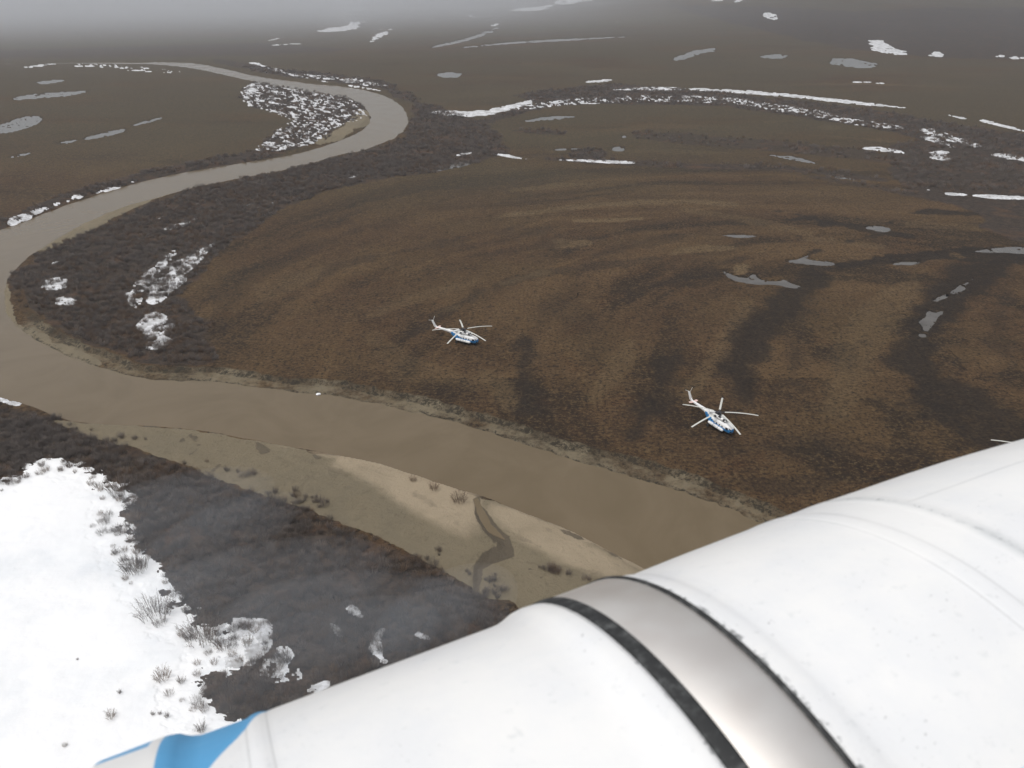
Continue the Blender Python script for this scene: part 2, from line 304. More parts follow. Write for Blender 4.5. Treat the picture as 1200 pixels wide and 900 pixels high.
for a, wd in [([(10, 261), (22, 256), (35, 250)], 6), ([(38, 248), (58, 241)], 5), ([(63, 238.5), (72, 235)], 4), ([(76, 234.5), (83, 232)], 3), ([(85, 231), (96, 228)], 4), ([(111, 224.5), (125, 220), (143, 216)], 3.6), ([(151, 212), (161, 210)], 3), ([(-10, 269), (8, 264)], 4),
              ([(293, 73), (310, 78), (335, 86), (360, 91), (384, 96)], 4.5), ([(388, 97.5), (420, 101), (446, 106)], 3), ([(433, 49), (445, 42), (459, 34)], 6), ([(443, 35), (458, 33)], 2), ([(315, 47), (335, 43)], 3), ([(318, 53), (355, 51)], 1.6),
              ([(600, 13.5), (630, 14), (652, 12)], 5), ([(652, 10), (700, 6.5), (760, 4), (810, -2)], 8), ([(572, 31), (587, 28)], 5), ([(548, 18), (564, 21)], 3), ([(578, 16), (587, 16)], 2), ([(857, 19.5), (872, 16.5)], 3), ([(911, 6), (929, 5)], 2.2), ([(835, 18), (853, 16)], 2),
              ([(1178, 67), (1215, 69)], 4), ([(714, 105), (760, 103.5), (800, 104), (860, 107), (920, 111.5), (980, 118), (1020, 122.5), (1068, 127)], 4), ([(1148, 140), (1170, 146), (1212, 156)], 4.5), ([(1108, 134), (1135, 140)], 2),
              ([(1083, 222), (1102, 224)], 3), ([(1107, 227), (1135, 229)], 5), ([(1140, 229.5), (1170, 231), (1215, 233)], 4.5), ([(578, 180), (600, 184), (623, 187)], 2.6), ([(535, 182), (556, 178)], 3.2), ([(408, 208), (427, 203)], 4), ([(655, 187.5), (700, 189), (742, 190.5)], 2.4),
              ([(180, 259), (193, 253)], 3.2), ([(58, 310), (75, 303)], 3.2), ([(409, 712), (417, 718), (426, 724)], 7), ([(452, 735), (446, 742), (439, 752), (442, 766), (451, 775)], 7), ([(386, 729), (393, 736), (401, 744)], 8), ([(362, 814), (372, 806), (385, 800)], 8), ([(490, 743), (501, 748)], 3), ([(-4, 462), (18, 469)], 3),
              ([(1000, 96), (1030, 97), (1060, 100)], 1.5), ([(690, 96), (715, 94)], 2), ([(30, 79), (70, 74)], 2), ([(84, 78), (112, 77)], 3), ([(150, 82), (170, 82.5)], 2)]:
    SN.append((stroke(a, wd), .8, None))
for p in [[(366, 37), (385, 33), (400, 31), (415, 25), (427, 26), (425, 33), (402, 37)], [(831, 0), (852, -2), (872, 5), (874, 10), (858, 12), (850, 5)], [(888, 26), (897, 24), (918, 28), (910, 31), (890, 29)], [(1018, 50), (1030, 46), (1041, 53), (1072, 64), (1050, 65.5), (1026, 60)],
          [(1087, 64), (1100, 60), (1111, 67), (1092, 67)], [(1160, 66), (1176, 62), (1183, 67), (1165, 68)], [(280, 113), (290, 99), (301, 97), (300, 110), (290, 117)], [(496, 130), (520, 129), (560, 130), (600, 123), (634, 113), (620, 122), (590, 132), (560, 137), (520, 135)]]:
    SN.append((p, 1.0, None))
for p, t in [([(172, 350), (178, 335), (195, 322), (210, 305), (230, 293), (252, 283), (255, 285), (235, 303), (215, 320), (207, 335), (195, 345), (183, 357)], .01), ([(165, 378), (178, 366), (192, 370), (186, 384), (205, 378), (206, 383), (192, 390), (205, 402), (180, 410), (165, 409), (175, 398)], -.04),
             (PEN, .13), (stroke([(600, 129), (660, 120), (720, 116), (790, 115), (860, 118), (900, 124), (950, 132), (1000, 143), (1066, 151)], 8), .10), (stroke([(1080, 152), (1110, 160), (1150, 172)], 9), .12), (stroke([(1075, 160), (1100, 165), (1120, 173)], 6), .08),
             ([(1090, 186), (1098, 178), (1108, 177), (1106, 183), (1120, 187), (1105, 188)], -.05), (stroke([(1012, 174), (1040, 176), (1062, 179)], 6), .04), (ell(64, 332, 10, 7), .13), (ell(75, 353, 12, 5), .13), (stroke([(195, 269), (215, 262), (231, 256)], 5), .07), (stroke([(205, 295), (178, 325), (155, 342), (160, 362)], 12), .16),
             ([(305, 780), (325, 757), (340, 762), (352, 785), (350, 800), (318, 800)], .03), ([(262, 727), (300, 725), (318, 732), (316, 752), (300, 775), (270, 786), (255, 770)], -.02), (stroke([(80, 74), (140, 79), (215, 85)], 6), .14), (stroke([(360, 88), (420, 96), (450, 101)], 5), .05), (stroke([(1165, 180), (1215, 190)], 6), .08), (stroke([(640, 30), (760, 25)], 8), .3)]:
    SN.append((p, 1.0, t))

pond_items = []
for i, p in enumerate(PONDS):
    cy = sum(q[1] for q in p) / len(p); sl, d, m = sd_of(smooth(p, 1), .8, 100 + i, 25)
    lam = max(2.5, 5 * m); d = np.minimum(d, lam * 3 * (fbm(GX[sl] / lam, GY[sl] / lam, 900 + i, 4, .7) + .22)) - .7 * m + 2.2 * m * fbm(GX[sl] / (2 * m), GY[sl] / (4 * m), 950 + i, 3, .7)
    pond_items.append((sl, d, m))
    H[sl] = np.where(d > -4 * m, np.minimum(H[sl] * 1.0, np.minimum(H[sl], .3)), H[sl])
    lvl = -.35
    base = H[sl]
    dip = sstep(-2.5 * m, 0 * m + .3, d)
    H[sl] = base * (1 - dip) + np.minimum(base, lvl - .5 * sstep(0, 2 * m, d)) * dip
    CH['dark'][sl] = np.maximum(CH['dark'][sl], .6 * sstep(-2.5 * m, -.2 * m, d))

# old river channels: ridges and swales curving round the inside of the bend
_r = np.hypot(GX - 140, (GY - 220) * 1.0); _t = np.arctan2(GY - 220, GX - 140)
_wr = 26 * fbm(GX / 70, GY / 70, 61, 3) + 7 * fbm(GX / 18, GY / 18, 62, 3)
rid = .65 * fbm((_r + _wr) / 20, _t * 1.3 + 5, 63, 3, .6) + .35 * fbm((_r + _wr) / 6, _t * 4, 64, 3, .6)
far_s = .6 * fbm(GX / 260, (GY + .12 * GX) / 34, 65, 4, .6) + .4 * fbm(GX / 90, GY / 14, 66, 3, .6)
wf = sstep(290, 420, np.hypot(GX - 140, GY - 220))
rid = rid * (1 - wf) + .6 * far_s * wf
CH['olive'] = (sstep(330, 620, GY + 120 * fbm(GX / 160, GY / 90, 67, 4) - .25 * np.abs(GX)) * sstep(-.25, .15, fbm(GX / 140, GY / 70, 68, 4) + .12)).astype(np.float32)
CH['ridge'] = (rid * 2.2 + .5).astype(np.float32)
H = H + .5 * rid * sstep(6, 20, dist) * (1 - lowonly)

# ------------------------------------------------------------------ build terrain sheet
def grid_mesh(name, Z, sl=None, keep=None, attrs=None, mat=None):
    sl = sl or (slice(0, NY), slice(0, NX))
    X = GX[sl]; Y = GY[sl]; ny, nx = X.shape
    idx = np.arange(ny * nx).reshape(ny, nx)
    fq = np.stack([idx[:-1, :-1], idx[1:, :-1], idx[1:, 1:], idx[:-1, 1:]], -1).reshape(-1, 4)
    if keep is not None:
        kf = (keep[:-1, :-1] | keep[1:, :-1] | keep[1:, 1:] | keep[:-1, 1:]).reshape(-1)
        fq = fq[kf]
    if len(fq) == 0: return None
    used, inv = np.unique(fq, return_inverse=True); fq = inv.reshape(-1, 4)
    co = np.stack([X.reshape(-1)[used], Y.reshape(-1)[used], Z.reshape(-1)[used]], -1).astype(np.float32)
    me = bpy.data.meshes.new(name)
    me.vertices.add(len(co)); me.vertices.foreach_set('co', co.ravel())
    me.loops.add(len(fq) * 4); me.loops.foreach_set('vertex_index', fq.ravel().astype(np.int32))
    me.polygons.add(len(fq)); me.polygons.foreach_set('loop_start', np.arange(0, len(fq) * 4, 4, dtype=np.int32)); me.polygons.foreach_set('loop_total', np.full(len(fq), 4, np.int32))
    me.update(calc_edges=True); me.shade_smooth()
    for k, A in (attrs or {}).items():
        at = me.attributes.new(k, 'FLOAT', 'POINT'); at.data.foreach_set('value', A.reshape(-1)[used].astype(np.float32))
    me.materials.append(mat)
    o = bpy.data.objects.new(name, me); COL.objects.link(o); return o

# bank band: 1 at the cut bank's broken edge
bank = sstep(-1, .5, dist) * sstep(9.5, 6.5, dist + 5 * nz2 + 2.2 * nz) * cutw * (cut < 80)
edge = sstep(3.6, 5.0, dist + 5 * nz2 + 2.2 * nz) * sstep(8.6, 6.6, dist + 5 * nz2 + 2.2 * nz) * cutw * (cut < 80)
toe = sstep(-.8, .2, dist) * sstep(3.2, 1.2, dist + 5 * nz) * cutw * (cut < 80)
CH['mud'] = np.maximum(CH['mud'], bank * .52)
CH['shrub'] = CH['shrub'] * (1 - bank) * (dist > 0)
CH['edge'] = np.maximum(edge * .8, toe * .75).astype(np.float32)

g = NG('tundra_ground')
n_big = g.noise(.012, 5, .6); n_mid = g.noise(.06, 6, .65, dist=.6); n_sm = g.noise(.30, 7, .78); n_fine = g.noise(1.1, 5, .8); n_rid = g.noise(.02, 4, .6, dist=2.0)
mp = g.t.nodes.new('ShaderNodeMapping'); mp.inputs['Scale'].default_value = (.95, .95, 1); g.t.links.new(g.coord(), mp.inputs[0]); n_tuf = g.noise(1.0, 4, .75, vec=mp.outputs[0])
aT, aD, aS, aM, aSd, aW, aE, aR = [g.attr(k) for k in ('tan', 'dark', 'shrub', 'mud', 'sand', 'wet', 'edge', 'ridge')]
def thr(a, k=.9, w=.28, n=None):
    x = g.math('ADD', a, g.math('MULTIPLY', g.math('SUBTRACT', n if n is not None else n_mid, .5), k))
    x = g.math('ADD', x, g.math('MULTIPLY', g.math('SUBTRACT', n_sm, .5), k * .9))
    return g.ramp(x, .5 - w, .5 + w)
ridn = g.math('ADD', aR, g.math('MULTIPLY', g.math('SUBTRACT', n_sm, .5), .7))
grass = g.mix(g.ramp(n_mid, .34, .66), (.050, .029, .015), (.080, .046, .023))
grass = g.mix(g.ramp(n_big, .38, .66), grass, g.mix(n_sm, (.068, .041, .019), (.096, .061, .029)))
grass = g.mix(g.math('MULTIPLY', g.ramp(ridn, .50, .95), .6), grass, (.120, .073, .034))
grass = g.mix(g.math('MULTIPLY', g.ramp(ridn, .47, .10), .75), grass, (.022, .015, .010))
grass = g.mix(g.math('MULTIPLY', g.ramp(n_rid, .55, .72), .45), grass, (.075, .036, .016))
grass = g.mix(g.math('MULTIPLY', aT, g.ramp(n_sm, .3, .55, .45, 1.0)), grass, g.mix(n_mid, (.10, .066, .032), (.17, .118, .062)))
grass = g.mix(g.math('MULTIPLY', g.attr('olive'), .75), grass, g.mix(n_sm, (.042, .036, .022), (.090, .074, .044)))
dk = thr(aD, .8, .5)
grass = g.mix(g.math('MULTIPLY', dk, .92), grass, g.mix(n_sm, (.012, .010, .009), (.036, .026, .018)))
grass = g.mix(g.math('MULTIPLY', g.ramp(n_sm, .52, .68), g.math('SUBTRACT', .6, g.math('MULTIPLY', dk, .4))), grass, (.140, .094, .046))
grass = g.mix(g.math('MULTIPLY', g.ramp(n_sm, .48, .32), .7), grass, (.016, .012, .009))
grass = g.mix(g.math('MULTIPLY', g.ramp(n_tuf, .52, .66), g.math('SUBTRACT', .55, g.math('MULTIPLY', dk, .42))), grass, (.160, .112, .060))
grass = g.mix(g.math('MULTIPLY', g.ramp(n_tuf, .49, .37), .85), grass, (.012, .010, .008))
brush = g.mix(g.ramp(n_sm, .35, .65), (.028, .022, .018), (.074, .055, .041))
brush = g.mix(g.math('MULTIPLY', g.ramp(n_mid, .50, .68), .7), brush, (.105, .060, .034))
brush = g.mix(g.math('MULTIPLY', g.ramp(n_tuf, .52, .36), .6), brush, (.014, .012, .012))
c = g.mix(thr(aS, .9, .25), grass, brush)
mud = g.mix(n_mid, (.165, .135, .088), (.215, .180, .122)); mud = g.mix(g.ramp(n_sm, .5, .7, 0, .45), mud, (.095, .080, .055))
mud = g.mix(g.math('MULTIPLY', g.ramp(n_rid, .45, .65), .30), mud, (.135, .118, .085))
c = g.mix(thr(aM, .5, .12), c, mud)
c = g.mix(g.math('MULTIPLY', aSd, g.ramp(n_mid, .3, .6, .6, 1.0)), c, (.37, .30, .21))
c = g.mix(thr(aW, .25, .2), c, (.105, .086, .062))
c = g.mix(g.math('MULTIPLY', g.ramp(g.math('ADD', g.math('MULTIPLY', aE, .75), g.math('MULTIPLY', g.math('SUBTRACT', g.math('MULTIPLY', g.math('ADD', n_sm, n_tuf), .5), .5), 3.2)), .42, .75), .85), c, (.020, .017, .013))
g.bump(g.math('ADD', g.math('MULTIPLY', n_sm, 1.0), g.math('MULTIPLY', n_tuf, .6)), 1.0, .7)
M_GROUND = g.fin(c, .95, spec=.15)
ground = grid_mesh('ground', H, attrs=CH, mat=M_GROUND); tag(ground, 'brown tundra plain with dark thickets and mud banks', kind='structure')

# river
g = NG('silty_river_water'); n1 = g.ramp(g.noise(.03, 6, .6, dist=2.5), .3, .7); n2 = g.noise(.5, 5, .7)
c = g.mix(n1, (.128, .096, .056), (.148, .112, .068)); g.bump(n2, .05, .08)
g.b.inputs['IOR'].default_value = 1.33
M_RIV = g.fin(c, g.ramp(n1, 0, 1, .10, .20))
riv = grid_mesh('river', np.full((NY, NX), -1.5), keep=(RX > -9 - GD * .012), mat=M_RIV); tag(riv, 'wide silty brown river winding across the plain', kind='structure')
g = NG('pond_water'); c = g.mix(g.noise(.15, 4), (.045, .038, .030), (.14, .13, .118)); g.b.inputs['IOR'].default_value = 1.33
M_POND = g.fin(c, .12)
for sl, d, m in pond_items:
    o = grid_mesh('pond', np.full(d.shape, -.42), sl, keep=d > -1.5 * m, mat=M_POND)
    if o: tag(o, kind='structure')
g = NG('snow'); ns = g.noise(.5, 5, .6); nb = g.noise(.05, 4, .6)
c = g.mix(g.ramp(nb, .45, .75), (.84, .845, .85), (.70, .725, .75)); g.bump(ns, .5, .25)
M_SNOW = g.fin(c, .7)
g = NG('old_snow_haze_grey'); ns = g.noise(.12, 6, .75); n2 = g.noise(.8, 4, .7)  # old snow, with the grey of haze and brush put into its colour
c = g.mix(g.ramp(ns, .38, .62), (.74, .75, .77), (.40, .40, .40)); c = g.mix(g.math('MULTIPLY', g.ramp(n2, .52, .68), .6), c, (.20, .18, .16)); g.bump(n2, .5, .25)
M_OLD_HAZED = g.fin(c, .75)
sl, d, m = sd_of(SNOW_FIELD, .9, 300, 60)
X, Y = GX[sl], GY[sl]
d = d + 5.5 * fbm(X / 5, Y / 5, 57, 5, .75) - .4
hole = fbm(X / 2.6, Y / 1.8, 55, 5, .7)
d2 = np.where(d < 9, np.minimum(d, d * .30 + 6 * (hole + .03)), d)
z = H[sl] + np.clip(d2 * .12, -.5, .35 + .5 * sstep(5, 30, d)) + .7 * fbm(X / 16, Y / 9, 56, 4) * sstep(2, 10, d)
H_SNOW = H.copy(); H_SNOW[sl] = np.maximum(H[sl], np.where(d2 > -1, z, H[sl]))
o = grid_mesh('snow_field', z, sl, keep=d2 > -2, mat=M_SNOW); tag(o, 'large white snow field with bare bushes in the lower left', kind='structure')
snow_any = np.zeros((NY, NX), bool); snow_any[sl] = d2 > 0; snow_deep = np.zeros((NY, NX), bool); snow_deep[sl] = d > 7
for i, (p, rag, t) in enumerate(SN):
    sl, d, m = sd_of(smooth(p, 1), rag, 400 + i, 25)
    X, Y = GX[sl], GY[sl]
    fine0 = t is not None
    d = d - .35 * m
    d = d + 3.2 * m * fbm(GX[sl] / (2.2 * m), GY[sl] / (5 * m), 700 + i, 3, .7) - (.25 if fine0 else 1.0) * m
    fine = t is not None
    if t is None: t = -.13
    if True:
        lam = max(1.7, 3.6 * m) if fine else max(2.0, 6 * m); t = t + (.07 if fine else 0); nn = fbm(X / lam, Y / (lam * 1.3), 600 + i, 4, .7)
        d = np.minimum(d, lam * 2.2 * (nn - t))
    z = H[sl] + np.clip(d * .15 / max(1, m * .6), -.4, .3) + .003 * i
    o = grid_mesh('snow_patch', z, sl, keep=d > -2.2 * m, mat=M_OLD_HAZED)
    if o: tag(o, kind='structure')
    snow_any[sl] |= (d > 0)

# ------------------------------------------------------------------ haze
g = NG('haze_air'); g.t.nodes.remove(g.b)
pv = g.t.nodes.new('ShaderNodeVolumePrincipled'); pv.inputs['Color'].default_value = (.70, .74, .80, 1); pv.inputs['Density'].default_value = 0.00015; pv.inputs['Anisotropy'].default_value = 0.2
g.t.links.new(pv.outputs[0], g.o.inputs['Volume'])
def box_bm(x0, x1, y0, y1, z0, z1):
    bm = bmesh.new(); bmesh.ops.create_cube(bm, size=1)
    for vv in bm.verts: vv.co = Vector(((x0 + x1) / 2 + vv.co.x * (x1 - x0), (y0 + y1) / 2 + vv.co.y * (y1 - y0), (z0 + z1) / 2 + vv.co.z * (z1 - z0)))
    return bm
def obj(name, bm, mat, parent=None, smooth_=False, loc=None):
    me = bpy.data.meshes.new(name); bm.normal_update(); bm.to_mesh(me); bm.free()
    mats = mat if isinstance(mat, (list, tuple)) else [mat]
    for m_ in mats: me.materials.append(m_)
    if smooth_: me.shade_smooth()
    o = bpy.data.objects.new(name, me); COL.objects.link(o)
    if parent: o.parent = parent
    if loc: o.location = loc
    return o
gx = float(np.abs(GX).max()) + 50; gy = 36100.0
hz = obj('haze', box_bm(-gx, gx, -200, gy, float(H.min()) - 1, 135), g.m); tag(hz, kind='stuff')

def window_veil(name, c, r, rot, dens, col=(.93, .95, .98, 1)):  # thin volume standing in for reflections in the cabin glass
    g = NG(name + '_air'); g.t.nodes.remove(g.b)
    pv = g.t.nodes.new('ShaderNodeVolumePrincipled'); pv.inputs['Color'].default_value = col; pv.inputs['Density'].default_value = dens; pv.inputs['Anisotropy'].default_value = 0.2
    if r[0] > 1000:      # thins out towards its rim
        mp = g.t.nodes.new('ShaderNodeMapping'); mp.inputs['Scale'].default_value = (1 / r[0], 1 / r[1], 1 / r[2]); g.t.links.new(g.coord(), mp.inputs[0])
        ln = g.t.nodes.new('ShaderNodeVectorMath'); ln.operation = 'LENGTH'; g.t.links.new(mp.outputs[0], ln.inputs[0])
        g.t.links.new(g.ramp(ln.outputs['Value'], .15, 1.0, dens * 2.6, 0.0), pv.inputs['Density'])
    g.t.links.new(pv.outputs[0], g.o.inputs['Volume'])
    bm = bmesh.new(); bmesh.ops.create_uvsphere(bm, u_segments=32, v_segments=20, radius=1)
    for vv in bm.verts: vv.co = Vector((vv.co.x * r[0], vv.co.y * r[1], vv.co.z * r[2]))
    o = obj(name, bm, g.m); o.location = c; o.rotation_euler = (0, 0, rot); tag(o, kind='stuff')
window_veil('far_window_veil', (-1500, 2700, 20), (2600, 2100, 130), 0, .0009, (.88, .90, .93, 1))  # added for the pale window reflection at upper left
for mc, mr, ma in [((-76, 140, 6), (26, 8, 9), .6), ((-62, 132, 5), (22, 7, 8), .9), ((-48, 118, 6), (26, 9, 9), .35), ((-30, 112, 5), (24, 9, 8), .1), ((-34, 100, 6), (24, 8, 9), .5), ((-12, 112, 5), (16, 8, 8), .7)]:
    window_veil('window_veil', mc, mr, ma, .0085, (.84, .91, .99, 1))  # bluish pane reflections over the brush, built as low volumes

# ------------------------------------------------------------------ willow bushes
def bush_mesh(name, seed, stems=30, spread=.75, base_r=.12, mat=None):
    r = random.Random(seed); bm = bmesh.new()
    def tube(pts, r0, r1):
        prev = None; n = len(pts)
        for i, p in enumerate(pts):
            rr = r0 + (r1 - r0) * i / (n - 1)
            t = (pts[min(n - 1, i + 1)] - pts[max(0, i - 1)]).normalized()
            a = t.orthogonal().normalized(); b = t.cross(a)
            ring = [bm.verts.new(p + (a * math.cos(q) + b * math.sin(q)) * rr) for q in (0, 2.094, 4.189)]
            if prev:
                for k in range(3): bm.faces.new((prev[k], prev[(k + 1) % 3], ring[(k + 1) % 3], ring[k]))
            prev = ring
    for s in range(stems):
        a = r.uniform(0, 6.283); br = base_r * math.sqrt(r.random()); lean = spread * (.25 + .75 * br / base_r) * r.uniform(.4, 1.0); h = r.uniform(.5, 1.0) * (1 - .25 * lean)
        d = Vector((math.cos(a), math.sin(a), 0)); base = d * br + Vector((0, 0, -.05))
        pts = [base + d * lean * (q ** 1.4) * .9 + Vector((r.uniform(-.03, .03), r.uniform(-.03, .03), h * q)) for q in (0, .33, .66, 1.0)]
        tube(pts, .010, .003)
        for k in range(7):
            q = r.uniform(.35, .98); i = min(2, int(q * 3)); p0 = pts[i].lerp(pts[i + 1], q * 3 - i)
            dd = (Vector((r.uniform(-1, 1), r.uniform(-1, 1), r.uniform(.5, 1.3))).normalized() * .6 + d * .3)
            L = r.uniform(.08, .24); tube([p0, p0 + dd * L], .005, .003)
    me = bpy.data.meshes.new(name); bm.to_mesh(me); bm.free(); me.materials.append(mat); return me
def bark(name, a, b):
    g = NG(name); oi = g.t.nodes.new('ShaderNodeObjectInfo')
    return g.fin(g.mix(oi.outputs['Random'], a, b), .9, spec=.2)
M_B1 = bark('willow_bark_grey', (.120, .100, .088), (.210, .178, .155))
M_B2 = bark('willow_bark_brown', (.130, .090, .064), (.210, .150, .105))
M_B3 = bark('willow_bark_russet', (.155, .085, .050), (.220, .130, .078))
BM = [bush_mesh('willow_bush', 1, 80, .42, .55, M_B1), bush_mesh('willow_bush', 2, 55, .45, .35, M_B2), bush_mesh('willow_bush', 3, 55, .5, .5, M_B3), bush_mesh('willow_bush', 4, 60, .40, .28, M_B1)]

def ground_z(x, y, S=None):
    S = H if S is None else S
    i = np.clip(np.searchsorted(-YW, -y) , 1, NY - 1)
    dd = DEP[i]; px = 600 + x / dd * F; j = np.clip(np.searchsorted(cols, px), 1, NX - 1)
    return S[i, j], i, j
BUSHES = [  # px, py of the foot, width px, mesh kind, label
    (183, 722, 42, 0, 'wide bare willow bush alone on the snow left of the thicket edge'),
    (238, 748, 48, 0, 'broad fan shaped willow bush at the ragged snow edge beside dark bare ground'),
    (191, 797, 27, 1, 'pale thin willow bush on the snow midway above the white tank nose'),
    (236, 856, 22, 3, 'dense rounded little bush standing just above the blue stripe of the tank'),
    (159, 668, 34, 0, 'low bare bush against the snow edge, above the widest lone bush'),
    (158, 612, 22, 1, 'bare bush at the snow edge halfway down its upper right side'),
    (143, 575, 34, 0, 'spreading bush at the top right corner of the snow field'),
    (152, 594, 20, 3, 'small upright bush just under the top right corner of the snow'),
    (180, 839, 9, 3, 'tiny bush, left one of three in a row on the snow'),
    (188, 838, 8, 3, 'tiny bush, middle one of three in a row on the snow'),
    (196, 841, 11, 3, 'darkest tiny bush at the right end of the row of three'),
    (131, 843, 18, 1, 'faint thin bush left of the row of three tiny bushes'),
    (141, 815, 9, 3, 'small tuft of twigs alone on the open snow, left of the pale bush'),
    (241, 815, 11, 3, 'small dark bush on the snow at the right border of the field'),
    (263, 829, 13, 3, 'small dark bush in the last snow above the tank'),
    (175, 880, 13, 3, 'small dark tuft of twigs on the snow right above the tank nose'),
    (214, 746, 16, 1, 'thin bush left of the broad fan shaped bush'),
    (262, 760, 20, 0, 'twiggy bush among broken snow right of the broad fan shaped bush'),
    (290, 755, 20, 1, 'twiggy bush in the ragged snow tongue at the edge of the thicket'),
    (92, 776, 5, 3, 'single speck of twigs far out on the open snow'),
    (78, 878, 9, 1, 'small faint twigs near the bottom of the snow field'),
    (538, 583, 26, 1, 'dark round bush on the sandbar beside the mouth of the creek'),
    (508, 568, 18, 1, 'low brown bush on the sandbar rim, middle one of the three there'),
    (484, 558, 14, 1, 'smallest brown bush on the sandbar rim, leftmost of the three there'),
]
bush_objs = []
for px, py, wd, k, lab in BUSHES:
    x, y, _ = W(px, py); zz, i, j = ground_z(x, y, H_SNOW); 
    o = bpy.data.objects.new('willow_bush', BM[k]); COL.objects.link(o)
    s = wd * PXW[i] / 1.45
    o.location = (x, y, float(zz)); o.scale = (s, s, s * .95); o.rotation_euler = (0, 0, px * 1.7)
    tag(o, lab, 'bush', 'bare willow bushes'); bush_objs.append(o)

def scatter(n, x0, x1, y0, y1, prob, smin, smax, seed):
    r = np.random.default_rng(seed); x = r.uniform(x0, x1, n); y = r.uniform(y0, y1, n)
    z, i, j = ground_z(x, y); z = H[i, j]
    p = CH['shrub'][i, j] * (RX[i, j] < -1); clump = fbm(x / 9, y / 9, 77, 3) + .5
    p = p * p * np.where(snow_deep[i, j], 0, np.where(snow_any[i, j], prob[1], prob[0])) * sstep(.30, .62, clump + .10 * (p > .9))
    inframe = (cols[j] > -120) & (cols[j] < 1330) & (ROWPX[i] < 905)
    k = (r.random(n) < p) & inframe
    return np.stack([x[k], y[k], z[k]], 1), r.uniform(smin, smax, k.sum())
P1, S1 = scatter(60000, -190, 40, 95, 262, (.45, .09), .8, 2.0, 1)
P2, S2 = scatter(60000, -330, -40, 262, 560, (.44, .50), .9, 2.2, 2)
P3, S3 = scatter(300000, -500, 900, 450, 1150, (.36, .60), 1.2, 2.7, 3)
P = np.concatenate([P1, P2, P3]); S = np.concatenate([S1, S2, S3]); print('bushes', len(P1), len(P2), len(P3))
me = bpy.data.meshes.new('willow_thicket'); me.from_pydata([tuple(p) for p in P], [], [])
tone = fbm(P[:, 0] / 25, P[:, 1] / 25, 91, 3) + RNG.normal(0, .12, len(P))
kind = np.where(tone > .16, 2, np.where(tone > -.02, 1, np.where(RNG.random(len(P)) < .5, 0, 3))).astype(np.int32)
for nm, tp, arr in (('bscale', 'FLOAT', S), ('brot', 'FLOAT', RNG.uniform(0, 6.28, len(P)))):
    a = me.attributes.new(nm, tp, 'POINT'); a.data.foreach_set('value', arr.astype(np.float32))
a = me.attributes.new('bkind', 'INT', 'POINT'); a.data.foreach_set('value', kind)
th = bpy.data.objects.new('willow_thicket', me); COL.objects.link(th); tag(th, kind='stuff')
gt = bpy.data.node_groups.new('thicket', 'GeometryNodeTree')
gt.interface.new_socket('Geometry', in_out='INPUT', socket_type='NodeSocketGeometry'); gt.interface.new_socket('Geometry', in_out='OUTPUT', socket_type='NodeSocketGeometry')
gi = gt.nodes.new('NodeGroupInput'); go = gt.nodes.new('NodeGroupOutput'); join = gt.nodes.new('GeometryNodeJoinGeometry')
def gattr(nm, tp):
    nd = gt.nodes.new('GeometryNodeInputNamedAttribute'); nd.data_type = tp; nd.inputs[0].default_value = nm; return nd.outputs[0]
ks = gattr('bkind', 'INT'); ss = gattr('bscale', 'FLOAT'); rs = gattr('brot', 'FLOAT')
cx = gt.nodes.new('ShaderNodeCombineXYZ'); gt.links.new(rs, cx.inputs[2])
src = {}
for o in bush_objs: src.setdefault(o.data.name, o)
for q in range(4):
    so_ = src.get(BM[q].name)
    if so_ is None:
        so_ = bush_objs[0]
        for o in bush_objs:
            if o.data == BM[q]: so_ = o
    # the instanced shape is the mesh of a real bush; its own scale is undone below
    inst = gt.nodes.new('GeometryNodeInstanceOnPoints'); oi = gt.nodes.new('GeometryNodeObjectInfo'); oi.transform_space = 'ORIGINAL'
    oi.inputs[0].default_value = so_
    cmp_ = gt.nodes.new('FunctionNodeCompare'); cmp_.data_type = 'INT'; cmp_.operation = 'EQUAL'; gt.links.new(ks, cmp_.inputs[2]); cmp_.inputs[3].default_value = q
    gt.links.new(gi.outputs[0], inst.inputs['Points']); gt.links.new(cmp_.outputs[0], inst.inputs['Selection']); gt.links.new(oi.outputs['Geometry'], inst.inputs['Instance'])
    gt.links.new(ss, inst.inputs['Scale']); gt.links.new(cx.outputs[0], inst.inputs['Rotation']); gt.links.new(inst.outputs[0], join.inputs[0])
gt.links.new(join.outputs[0], go.inputs[0])
md = th.modifiers.new('thicket', 'NODES'); md.node_group = gt

# ------------------------------------------------------------------ helicopters
M_WH = simple('white_aircraft_paint', (.78, .78, .77), .35, var=.05); M_BL = simple('blue_aircraft_paint', (.03, .22, .52), .35, var=.15)
M_DK = simple('dark_metal', (.03, .03, .035), .5); M_GL = simple('cockpit_glass', (.02, .03, .045), .08, var=.1, spec=.9)
M_TY = simple('tyre_rubber', (.02, .02, .02), .85); M_RD = simple('red_aircraft_paint', (.45, .06, .05), .4); M_BLADE = simple('rotor_blade_paint', (.56, .56, .52), .45, var=.1); M_PK = simple('faded_red_paint', (.70, .50, .45), .4, var=.2)
def loft(secs, n=20, e=2.6, cap=True, bm=None):
    bm = bm or bmesh.new(); rings = []
    for (x, zc, hw, hh, yc) in secs:
        ring = []
        for i in range(n):
            a = 2 * math.pi * i / n; ca, sa = math.cos(a), math.sin(a)
            ring.append(bm.verts.new((x, yc + hw * math.copysign(abs(ca) ** (2 / e), ca), zc + hh * math.copysign(abs(sa) ** (2 / e), sa))))
        rings.append(ring)
    for a, b in zip(rings, rings[1:]):
        for i in range(n): bm.faces.new((a[i], a[(i + 1) % n], b[(i + 1) % n], b[i]))
    if cap: bm.faces.new(rings[0][::-1]); bm.faces.new(rings[-1])
    return bm
